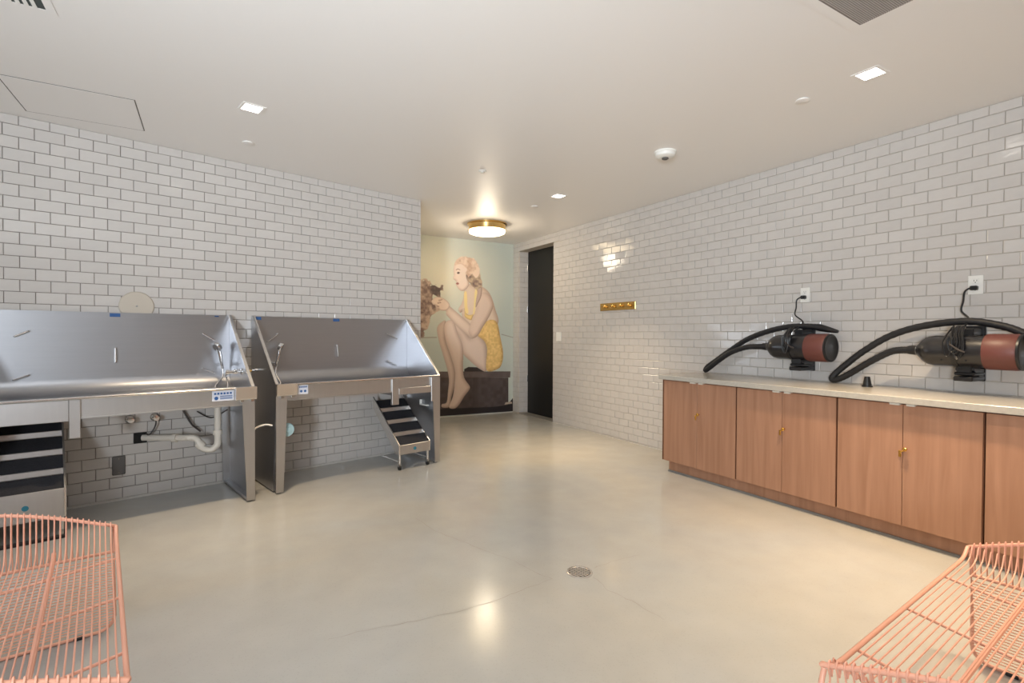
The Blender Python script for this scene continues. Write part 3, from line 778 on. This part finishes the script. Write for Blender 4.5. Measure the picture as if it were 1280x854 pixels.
# ------------------------------------------------------------------ cabinets
XF = 3.60
CB = [3.347, 2.590, 1.832, 1.076, .320]
names = ['farthest wooden cabinet at the left end of the counter, beside the bare tiled wall',
         'second wooden cabinet from the left end, under the smaller farther dryer',
         'third wooden cabinet from the left end, under the bent tip of the near dryer hose',
         'nearest wooden cabinet at the right edge of the photo behind the coral bench']
for i in range(4):
    ya, yb = CB[i + 1], CB[i]
    t = thing('base_cabinet', (3.9, (ya + yb) / 2, 0), names[i], 'cabinet', 'wooden cabinets under the counter')
    g = .006
    MB().box((XF + .024, ya + .002, .10), (XR - .012, yb - .002, .845)).build('carcass', M['wood_edge'], t)
    MB().box((XF + .05, ya, .012), (XR - .02, yb - (.03 if i == 0 else 0), .099)).build('toe_kick', M['wood'], t)
    MB().box((XF + .040, ya, 0), (XF + .05, yb - (.03 if i == 0 else 0), .013)).build('kick_strip', M['strip'], t)
    ym = (ya + yb) / 2
    for k, (a, b) in enumerate(((ym + .0015, yb - g), (ya + g, ym - .0015))):
        d = MB().bbox((XF, a, .104), (XF + .021, b, .838), .0015).build('cabinet_door', M['wood'], t)
        if k == 1:
            c = MB(); c.lathe((XF, b - .018, .572), [(.006, 0), (.006, -.012), (.011, -.014), (.012, -.022), (.007, -.027), (.0, -.027)], axis=0, n=14)
            c.tube([(XF - .004, b - .010, .565), (XF - .014, b + .006, .552), (XF - .012, b + .008, .530)], [.005, .004, .006], 8)
            c.build('brass_catch', M['gold'], d, True)
        elif i < 3:
            MB().bbox((XF - .006, a + .004, .520), (XF, a + .018, .560), .002).build('strike_plate', M['gold'], d)
    for (a, b) in ((ym + .012, ym + .066), (ym - .066, ym - .022)):
        MB().bbox((XF - .018, a, .832), (XF + .020, b, .846), .002).build('door_bumper', M['offwhite'], t)
    MB().box((XF + .004, ya + .001, .108), (XF + .024, ya + .004, .84)).build('side_edge', M['wood_edge'], t)
    if i == 0: MB().box((XF, yb - .004, .104), (XR - .012, yb + .008, .845)).build('end_panel', M['wood_edge'], t)
tag(MB().bbox((3.56, .25, .847), (XR - .009, 3.372, .887), .003).build('countertop', M['quartz']), 'long pale grey stone countertop over the wooden cabinets', 'countertop')
cn = tag(MB().lathe((4.06, 1.862, .8872), [(.034, 0), (.034, .006), (.028, .010), (.019, .062), (.016, .072), (.0, .072)], n=20).build('dryer_nozzle', M['black'], None, True), 'small black cone nozzle standing on the grey countertop', 'nozzle')

# ------------------------------------------------------------------ dryers
def dryer(y0, y1, zc, hose, tip, name, label, my, ox, tw):
    """y0 neck end, y1 filter end (smaller y, nearer the right edge)"""
    xc = 4.055
    t = thing('dog_dryer', (xc, (y0 + y1) / 2, zc - .1), label, 'dryer')
    L = y0 - y1; rb = .098
    MB().lathe((xc, y0, zc), [(.030, .02), (.034, 0), (.048, -.014), (.076, -.040), (.092, -.068), (rb, -.10), (rb, -(L - .165))], axis=1, n=36).build('motor_housing', M['dryer'], t, True)
    MB().tube([(xc, y0 - .06, zc + .074), (xc, y0 - .10, zc + .094)], .004, 6).build('seam_clip', M['steel'], t)
    fr = MB().lathe((xc, y1, zc), [(rb - .002, .168), (rb + .008, .165), (rb + .010, .155), (rb + .010, .022), (rb + .004, .012)], axis=1, n=36).build('filter_collar', M['rose'], t, True, label='dusty red collar')
    MB().lathe((xc, y1, zc), [(rb + .008, .014), (rb + .008, .004), (rb - .004, 0), (rb - .012, .006), (.03, .010), (.0, .010)], axis=1, n=36).build('intake_cap', M['black'], fr, True)
    for dy in (.16, L - .24): MB().lathe((xc - rb * .82, y0 - dy, zc - rb * .55), [(.006, -.004), (.006, .0)], axis=0, n=8).build('screw', M['black'], t)
    MB().tube([(xc, y0 + .05, zc), (xc, y0, zc)], [.028, .034], 14).build('hose_cuff', M['black'], t, True)
    MB().tube([(xc, y0 + .0, zc), (xc, y0 - .014, zc)], .036, 14).build('collar_ring', M['steel'], t, True)
    hp = spline([(xc, y0 + .04, zc)] + hose, 8)
    n = len(hp); mb = MB()
    rr = [.0225 + (.0012 if k % 2 else -.0006) for k in range(n)]
    mb.tube(hp, rr, 12); mb.build('air_hose', M['hose'], t, True)
    # tip of the hose: a tapering nozzle
    a, b, c = [Vector(v) for v in tip]
    MB().tube([tuple(a), tuple(a.lerp(b, .3)), tuple(b), tuple(c)], [.026, .028, .022, .012], 14).build('end_nozzle', M['black'], t, True)
    # wall bracket with foot
    g = MB(); g.bbox((XR - .03, my - .05, zc - .19), (XR - .0085, my + .05, zc + .16), .004)
    g.prism([(XR - .02, zc - .11), (xc - .02, zc - rb - .004), (xc - .02, zc - rb - .02), (XR - .02, zc - .19)], 1, my - .046, my + .046)
    g.bbox((xc - .05, my - .048, zc - .185), (XR - .02, my + .048, zc - .155), .006)
    g.bbox((xc - .035, my - .05, zc - .150), (XR - .02, my + .05, zc - .130), .006)
    g.bbox((xc - .03, my - .035, zc - .135), (XR - .05, my + .04, zc - rb + .012), .006)
    g.bbox((xc - .005, my - .035, zc + rb - .012), (XR - .02, my + .035, zc + rb + .045), .006)
    g.build('wall_bracket', M['black'], t)
    g = MB(); g.lathe((xc, my + .05, zc), [(rb + .004, 0), (rb + .004, -.028)], axis=1, n=30); g.build('clamp_band', M['black'], t, True)
    # cord: plug at the outlet, drop, and a coil draped over the housing
    oy, oz = ox
    pg = MB(); pg.bbox((XR - .05, oy - .018, oz - .040), (XR - .018, oy + .020, oz - .012), .005); pg.build('plug', M['black'], t)
    cd = [(XR - .045, oy + .018, oz - .026), (XR - .07, oy + .035, oz - .05), (XR - .06, oy + .045, oz - .11), (XR - .055, oy + .055, oz - .17), (XR - .07, my + .02, zc + .20), (xc - .03, my + .02, zc + rb + .03)]
    MB().tube(spline(cd, 8), .0055, 8).build('power_cord', M['black'], t, True)
    rr_ = random.Random(int(my * 100))
    for k in range(6):
        dy = rr_.uniform(-.02, .035); h = rr_.uniform(.12, .20); w_ = rr_.uniform(.018, .035); xo = xc - rb - .008 - rr_.uniform(0, .012)
        yb = my + dy + .02; zt = zc + rb + .05
        lp = [(xc - .05, yb, zt), (xo + .012, yb + w_ * .5, zt - .05), (xo, yb + w_, zt - h * .6), (xo, yb + w_ * .6, zt - h), (xo, yb - w_ * .2, zt - h * 1.02), (xo - .003, yb - w_ * .7, zt - h * .6), (xo + .010, yb - w_ * .4, zt - .045), (xc - .045, yb - .005, zt + .005)]
        MB().tube(spline(lp, 6, True), .005, 6, closed=True).build('cord_loop', M['black'], t, True)
    mb = MB(); mb.tube([(xc - rb - .02, my + .045, zc + .045), (xc - rb - .024, my + .0, zc + .01), (xc - rb - .02, my - .03, zc - .005)], .006, 8); mb.build('cord_tie', M['cable'], t, True)
    return t

XH = 4.085
dryer(2.615, 2.105, 1.158,
      [(4.06, 2.72, 1.156), (4.075, 2.84, 1.146), (4.085, 3.00, 1.095), (4.09, 3.14, 1.010), (4.095, 3.24, .940), (4.10, 3.285, .915), (4.11, 3.27, .950), (4.12, 3.18, 1.015),
       (4.13, 3.02, 1.125), (4.14, 2.86, 1.222), (4.14, 2.66, 1.292), (4.12, 2.46, 1.326), (4.10, 2.30, 1.325), (4.10, 2.22, 1.318)],
      [(4.10, 2.24, 1.320), (4.10, 2.15, 1.298), (4.10, 2.085, 1.283)], 'dog_dryer',
      'farther wall-mounted black dryer with dusty red end, its hose touching the countertop', 2.36, (2.399, 1.592), 0)
dryer(1.560, 1.040, 1.158,
      [(4.06, 1.66, 1.155), (4.065, 1.73, 1.138), (4.07, 1.86, 1.060), (4.085, 2.00, .965), (4.095, 2.09, .918), (4.10, 2.125, .925), (4.11, 2.10, .968), (4.12, 2.03, 1.040),
       (4.13, 1.92, 1.140), (4.14, 1.76, 1.250), (4.14, 1.57, 1.318), (4.13, 1.33, 1.346), (4.12, 1.16, 1.315), (4.11, 1.06, 1.270), (4.11, 1.00, 1.225)],
      [(4.11, 1.01, 1.235), (4.11, .94, 1.18), (4.11, .90, 1.14)], 'dog_dryer',
      'nearer and larger black dryer with dusty red end at the right edge of the photo', 1.305, (1.313, 1.585), 0)

def outlet(y, z, label):
    t = thing('wall_outlet', (XR, y, z), label, 'outlet')
    MB().bbox((XR - .0145, y - .038, z - .06), (XR - .0082, y + .038, z + .06), .002).build('cover_plate', M['white'], t)
    for dz in (.024, -.026):
        s = MB().bbox((XR - .017, y - .018, z + dz - .016), (XR - .0145, y + .018, z + dz + .016), .002).build('socket', M['white'], t)
        mb = MB()
        for dy in (-.007, .007): mb.box((XR - .0176, y + dy - .0012, z + dz - .002), (XR - .0169, y + dy + .0012, z + dz + .008))
        mb.box((XR - .0176, y - .0025, z + dz - .011), (XR - .0169, y + .0025, z + dz - .006))
        mb.build('slots', M['dark'], s)
outlet(2.399, 1.585, 'white wall outlet with a black plug above the farther dryer')
outlet(1.313, 1.580, 'white wall outlet with a black plug above the nearer dryer')
t = thing('light_switch', (XR, 5.838, 1.225), 'white rocker light switch plate on the tiles beside the black door', 'switch')
MB().bbox((XR - .0145, 5.781, 1.162), (XR - .0082, 5.898, 1.288), .002).build('switch_plate', M['white'], t)
for y in (5.812, 5.866): MB().bbox((XR - .0175, y - .016, 1.192), (XR - .0145, y + .016, 1.258), .0015).build('rocker', M['white'], t)
t = thing('hook_rail', (XR, 4.64, 1.55), 'polished brass hook rail with four pegs on the right tiled wall', 'hook rail')
MB().bbox((XR - .024, 4.334, 1.548), (XR - .0082, 4.947, 1.640), .003).build('back_plate', M['brass'], t)
for y in (4.86, 4.72, 4.58, 4.44):
    MB().lathe((XR - .024, y, 1.598), [(.020, 0), (.020, -.003), (.010, -.006), (.009, -.032), (.018, -.036), (.021, -.042), (.019, -.048), (.0, -.050)], axis=0, n=18).build('peg', M['brass'], t, True)

# ------------------------------------------------------------------ ceiling fittings
dl_names = ['square lit downlight above the left tub', 'square lit downlight above the dryers, largest in the photo', 'square lit downlight farther in, towards the black door']
for i, (x, y, a, p) in enumerate(DOWNLIGHTS):
    lab = dl_names[i] if i < 3 else ['square lit downlight above the coral bench, nearest the right-hand counter end', 'square lit downlight overhead near the camera on the left', 'square lit downlight at the shop front behind the camera'][i - 3]
    t = thing('downlight', (x, y, CEIL), lab, 'downlight', 'square ceiling downlights')
    r = math.radians(12 if a == 0 else 0); c, s = math.cos(r), math.sin(r)
    fr = lambda u, v, z, c=c, s=s, x=x, y=y: (x + u * c - v * s, y + u * s + v * c, z)
    mb = MB(fr); e, k = .068, .052
    mb.box((-e, -e, CEIL - .004), (e, -k, CEIL - .0002)); mb.box((-e, k, CEIL - .004), (e, e, CEIL - .0002)); mb.box((-e, -k, CEIL - .004), (-k, k, CEIL - .0002)); mb.box((k, -k, CEIL - .004), (e, k, CEIL - .0002))
    mb.build('trim_ring', M['ceiling'], t)
    MB(fr).box((-k, -k, CEIL - .0018), (k, k, CEIL - .0002)).build('lens', M['led'], t)
t = thing('flush_lamp', (3.14, 5.97, CEIL - .15), 'round brass flush-mount lamp with glowing glass near the mural', 'ceiling lamp')
MB().lathe((3.14, 5.97, CEIL), [(.262, 0), (.262, -.012), (.245, -.020), (.240, -.074), (.248, -.078), (.248, -.086), (.225, -.086)], n=56).build('brass_ring', M['brass'], t, True)
MB().lathe((3.14, 5.97, CEIL), [(.236, -.082), (.238, -.096), (.232, -.118), (.20, -.132), (.10, -.138), (.0, -.138)], n=56).build('glass_shade', M['glass_lit'], t, True)
l = bpy.data.lights.new('lamp_glow', 'POINT'); l.energy = 15; l.color = (1, .86, .66); l.shadow_soft_size = .12
lo = bpy.data.objects.new('lamp_glow', l); COL.objects.link(lo); lo.location = (3.14, 5.97, CEIL - .30)
t = thing('smoke_detector', (3.107, 2.89, CEIL - .06), 'round white smoke detector on the ceiling before the right wall', 'smoke detector')
MB().lathe((3.107, 2.89, CEIL), [(.086, 0), (.086, -.008), (.078, -.016), (.076, -.036), (.058, -.046), (.034, -.048), (.0, -.048)], n=40).build('housing', M['white'], t, True)
MB().lathe((3.107, 2.89, CEIL), [(.026, -.046), (.026, -.056), (.018, -.060), (.0, -.060)], n=24).build('sensor_cap', M['rubber'], t, True)
for (x, y, lab) in ((.255, 4.382, 'round sprinkler cover plate on the ceiling near the left tiled wall'), (3.142, 1.822, 'round sprinkler cover plate on the ceiling beside the large downlight'), (3.163, 4.870, 'round sprinkler cover plate on the ceiling between downlight and brass lamp')):
    tag(MB().lathe((x, y, CEIL), [(.036, -.0001), (.036, -.003), (.0405, -.0045), (.0405, -.008), (.036, -.0095), (.0, -.0105)], n=30).build('sprinkler_cover', M['ceiling'], None, True), lab, 'sprinkler')
t = thing('occupancy_sensor', (2.089, 4.067, CEIL - .02), 'tiny white ceiling sensor in the middle of the ceiling before the lamp', 'sensor')
MB().lathe((2.089, 4.067, CEIL), [(.036, 0), (.036, -.003), (.030, -.006)], n=30).build('base', M['white'], t, True)
MB().lathe((2.089, 4.067, CEIL), [(.020, -.006), (.017, -.014), (.010, -.018), (.0, -.019)], n=24).build('lens', M['offwhite'], t, True)
# access panel
t = thing('access_panel', (-.70, 4.2, CEIL), 'flush white square access panel in the ceiling above the left tub', 'access panel')
a0, a1, b0, b1 = -1.03, -.395, 3.955, 4.52
MB().box((a0 + .006, b0 + .006, CEIL - .002), (a1 - .006, b1 - .006, CEIL - .0002)).build('panel', M['ceiling'], t)
mb = MB()
for (p0, p1) in (((a0, b0), (a1, b0 + .005)), ((a0, b1 - .005), (a1, b1)), ((a0, b0 + .005), (a0 + .005, b1 - .005)), ((a1 - .005, b0 + .005), (a1, b1 - .005))):
    mb.box((p0[0], p0[1], CEIL - .0012), (p1[0], p1[1], CEIL - .0001))
mb.build('gap', M['seam'], t)
# return-air grille (upper right) and supply vent (upper left)
def vent(x0, x1, y0, y1, pitch, wd, f, label, gm, along):
    t = thing('ceiling_vent', ((x0 + x1) / 2, (y0 + y1) / 2, CEIL), label, 'vent')
    mb = MB(); z0, z1 = CEIL - .0022, CEIL - .0002
    mb.box((x0 - f, y0 - f, z0), (x1 + f, y0, z1)); mb.box((x0 - f, y1, z0), (x1 + f, y1 + f, z1)); mb.box((x0 - f, y0, z0), (x0, y1, z1)); mb.box((x1, y0, z0), (x1 + f, y1, z1))
    mb.build('frame', M['ceiling'], t)
    MB().box((x0, y0, CEIL - .0012), (x1, y1, CEIL - .0002)).build('backing', gm[1], t)
    mb = MB(); n = int(((x1 - x0) if along == 'y' else (y1 - y0)) / pitch)
    for i in range(n):
        if along == 'y':
            x = x0 + pitch * (i + .5); mb.box((x - wd / 2, y0, CEIL - .003), (x + wd / 2, y1, CEIL - .0013))
        else:
            y = y0 + pitch * (i + .5); mb.box((x0, y - wd / 2, CEIL - .003), (x1, y + wd / 2, CEIL - .0013))
    o = mb.build('louvre_blades', gm[0], t, kind='stuff')
vent(2.0, 2.613, .64, 1.250, .0085, .0048, .045, 'large grey perforated return-air vent at the top right of the ceiling', (M['grille'], mat('grille_shadow', srgb(128, 121, 117), .8)), 'x')
vent(-.93, -.627, 2.76, 3.062, .028, .016, .035, 'small slatted supply vent at the top left corner of the ceiling', (M['white'], mat('vent_shadow', srgb(70, 76, 74), .8)), 'y')

# ------------------------------------------------------------------ floor drain
t = thing('floor_drain', (1.672, 2.122, 0), 'round slotted metal floor drain in the concrete floor', 'drain')
MB().lathe((1.672, 2.122, .0), [(.068, .0005), (.068, .003), (.066, .004), (.058, .004), (.056, .002), (.0, .002)], n=40).build('rim_ring', M['steel_bright'], t, True)
MB().lathe((1.672, 2.122, .0), [(.0565, .0022), (.0565, .0026), (.0, .0026)], n=32).build('well', M['seam'], t)
ang = math.radians(20); c_, s_ = math.cos(ang), math.sin(ang)
for k in range(-3, 4):
    u = k * .0155; hl = math.sqrt(.056 ** 2 - u * u) - .003
    fr = lambda a, b, z: (1.672 + a * c_ - b * s_, 2.122 + a * s_ + b * c_, z)
    MB(fr).box((u - .0048, -hl, .0026), (u + .0048, hl, .0042)).build('grate_bar', M['steel_bright'], t)

# ------------------------------------------------------------------ coral wire benches
def bench(corner, az, sgn, label, L=1.205, WD=1.0):
    """corner: floor point under the visible far corner of the seat edge; az: direction of the length axis
    pointing to the far end; sgn: side on which the rest of the seat lies"""
    d = Vector((math.sin(az), math.cos(az))); n = Vector((d.y, -d.x)) * sgn
    def F(u, v, z):      # u back from the far lip, v across from the visible edge
        p = Vector(corner) - d * u + n * v
        return (p.x, p.y, z)
    c0 = F(L / 2, WD / 2, 0)
    t = thing('wire_bench', c0, label, 'bench')
    K = M['coral']
    arch = lambda v: .45 + .130 * math.sin(math.pi * min(max(v, 0), WD) / WD)          # height of the lips
    dish = lambda v: .42 - .045 * math.sin(math.pi * min(max(v, 0), WD) / WD)                 # height of the seat
    # outer frame: two side rods and two arched end rods, one closed loop
    pts = []
    nn = 24
    def side(v, rev):
        a = [(0.0, v, .450), (.012, v, .448), (.05, v, .428), (.11, v, .420), (.2, v, .420), (L / 2, v, .420), (L - .2, v, .420), (L - .11, v, .420), (L - .05, v, .428), (L - .012, v, .448), (L, v, .450)]
        return a[::-1] if rev else a
    def lip(u, rev):
        a = [(u, .012 + (WD - .024) * i / nn, arch(WD * i / nn) + (.004)) for i in range(0, nn + 1)]
        return a[::-1] if rev else a
    for v in (0, WD): MB(F).tube(spline(side(v, False), 5), .0065, 10).build('side_rod', K, t, True)
    for u in (0, L): MB(F).tube([(u, 0, .450), (u, .004, .453)] + lip(u, False)[1:-1] + [(u, WD - .004, .453), (u, WD, .450)], .0065, 10).build('lip_rod', K, t, True)
    for v in (.19, WD / 2, WD - .19):
        z = dish(v) - .007; za = arch(v)
        MB(F).tube(spline([(.045, v, z + .014), (.06, v, z + .008), (.12, v, z), (L / 2, v, z), (L - .12, v, z), (L - .06, v, z + .008), (L - .045, v, z + .014)], 5), .0075, 8).build('long_bar', K, t, True)
    for u in (.28, .64, 1.0):
        MB(F).tube([(u, WD * i / 16, dish(WD * i / 16) - .006) for i in range(17)], .0045, 8).build('cross_bar', K, t, True)
    # leg frames
    ZT = .340
    LU = (-.045, L + .045)
    for u in LU:
        ut = u * .5 if u < 0 else L + (u - L) * .5
        i = .006; r = .055
        fr = [(ut, i, ZT), (u * .9 + ut * .1, i, .15), (u, i, r + .008)]
        for k in range(1, 5):
            a = math.pi / 2 * k / 5; fr.append((u, i + r * (1 - math.cos(a)), .008 + r * (1 - math.sin(a))))
        fr += [(u, i + r, .008), (u, WD - i - r, .008)]
        for k in range(1, 5):
            a = math.pi / 2 * k / 5; fr.append((u, WD - i - r + r * math.sin(a), .008 + r * (1 - math.cos(a))))
        fr += [(u, WD - i, r + .008), (u * .9 + ut * .1, WD - i, .15), (ut, WD - i, ZT)]
        lf = MB(F).tube(fr, .0065, 10, closed=True).build('leg_frame', K, t, True)
        for v in (i, WD - i): MB(F).tube(spline([(0 if u < 0 else L, v, .446), (ut * .5 if u < 0 else L + (ut - L) * .5, v, .425), (ut, v, .39), (ut, v, ZT)], 4), .0065, 10).build('leg_post', K, lf, True)
        mb = MB(F)
        nz = 26
        for k in range(nz):
            z = .030 + (ZT - .04) * k / nz; uu = u + (ut - u) * z / ZT; e = i + (max(0, .055 - z) ** 2) / .055
            mb.tube([(uu, e, z), (uu, WD - e, z)], .0021, 5)
        mb.build('leg_mesh_wires', K, lf, True, kind='stuff')
        for v in (.12, WD - .12): MB(F).bbox((u - .012, v - .018, 0), (u + .012, v + .018, .013), .003).build('floor_glide', M['black'], lf)
    # seat wires: up over each lip and down to the leg frame
    nw = 57
    for k in range(nw):
        v = .0175 + (WD - .035) * k / (nw - 1)
        zs = dish(v); za = arch(v) + .010
        half = [(-.0225, v, ZT), (-.012, v, ZT + .05), (.004, v, (ZT + za) / 2 + .02), (-.006, v, za - .015), (-.004, v, za), (.006, v, za - .002), (.012, v, za - .04), (.022, v, zs + .05), (.05, v, zs + .014), (.10, v, zs)]
        p = spline(half, 3)
        q = [(L - a, b, c) for (a, b, c) in p][::-1]
        MB(F).tube(p + [(L / 2, v, zs)] + q, .0024, 6).build('wire', K, t, True)
    return t
bench((-.336, 2.647), math.radians(171.8 + 180), -1, 'coral wire bench at the lower left, in front of the wide dog stairs')
bench((2.479, .783), math.radians(85), 1, 'coral wire bench at the lower right, in front of the wooden cabinets')
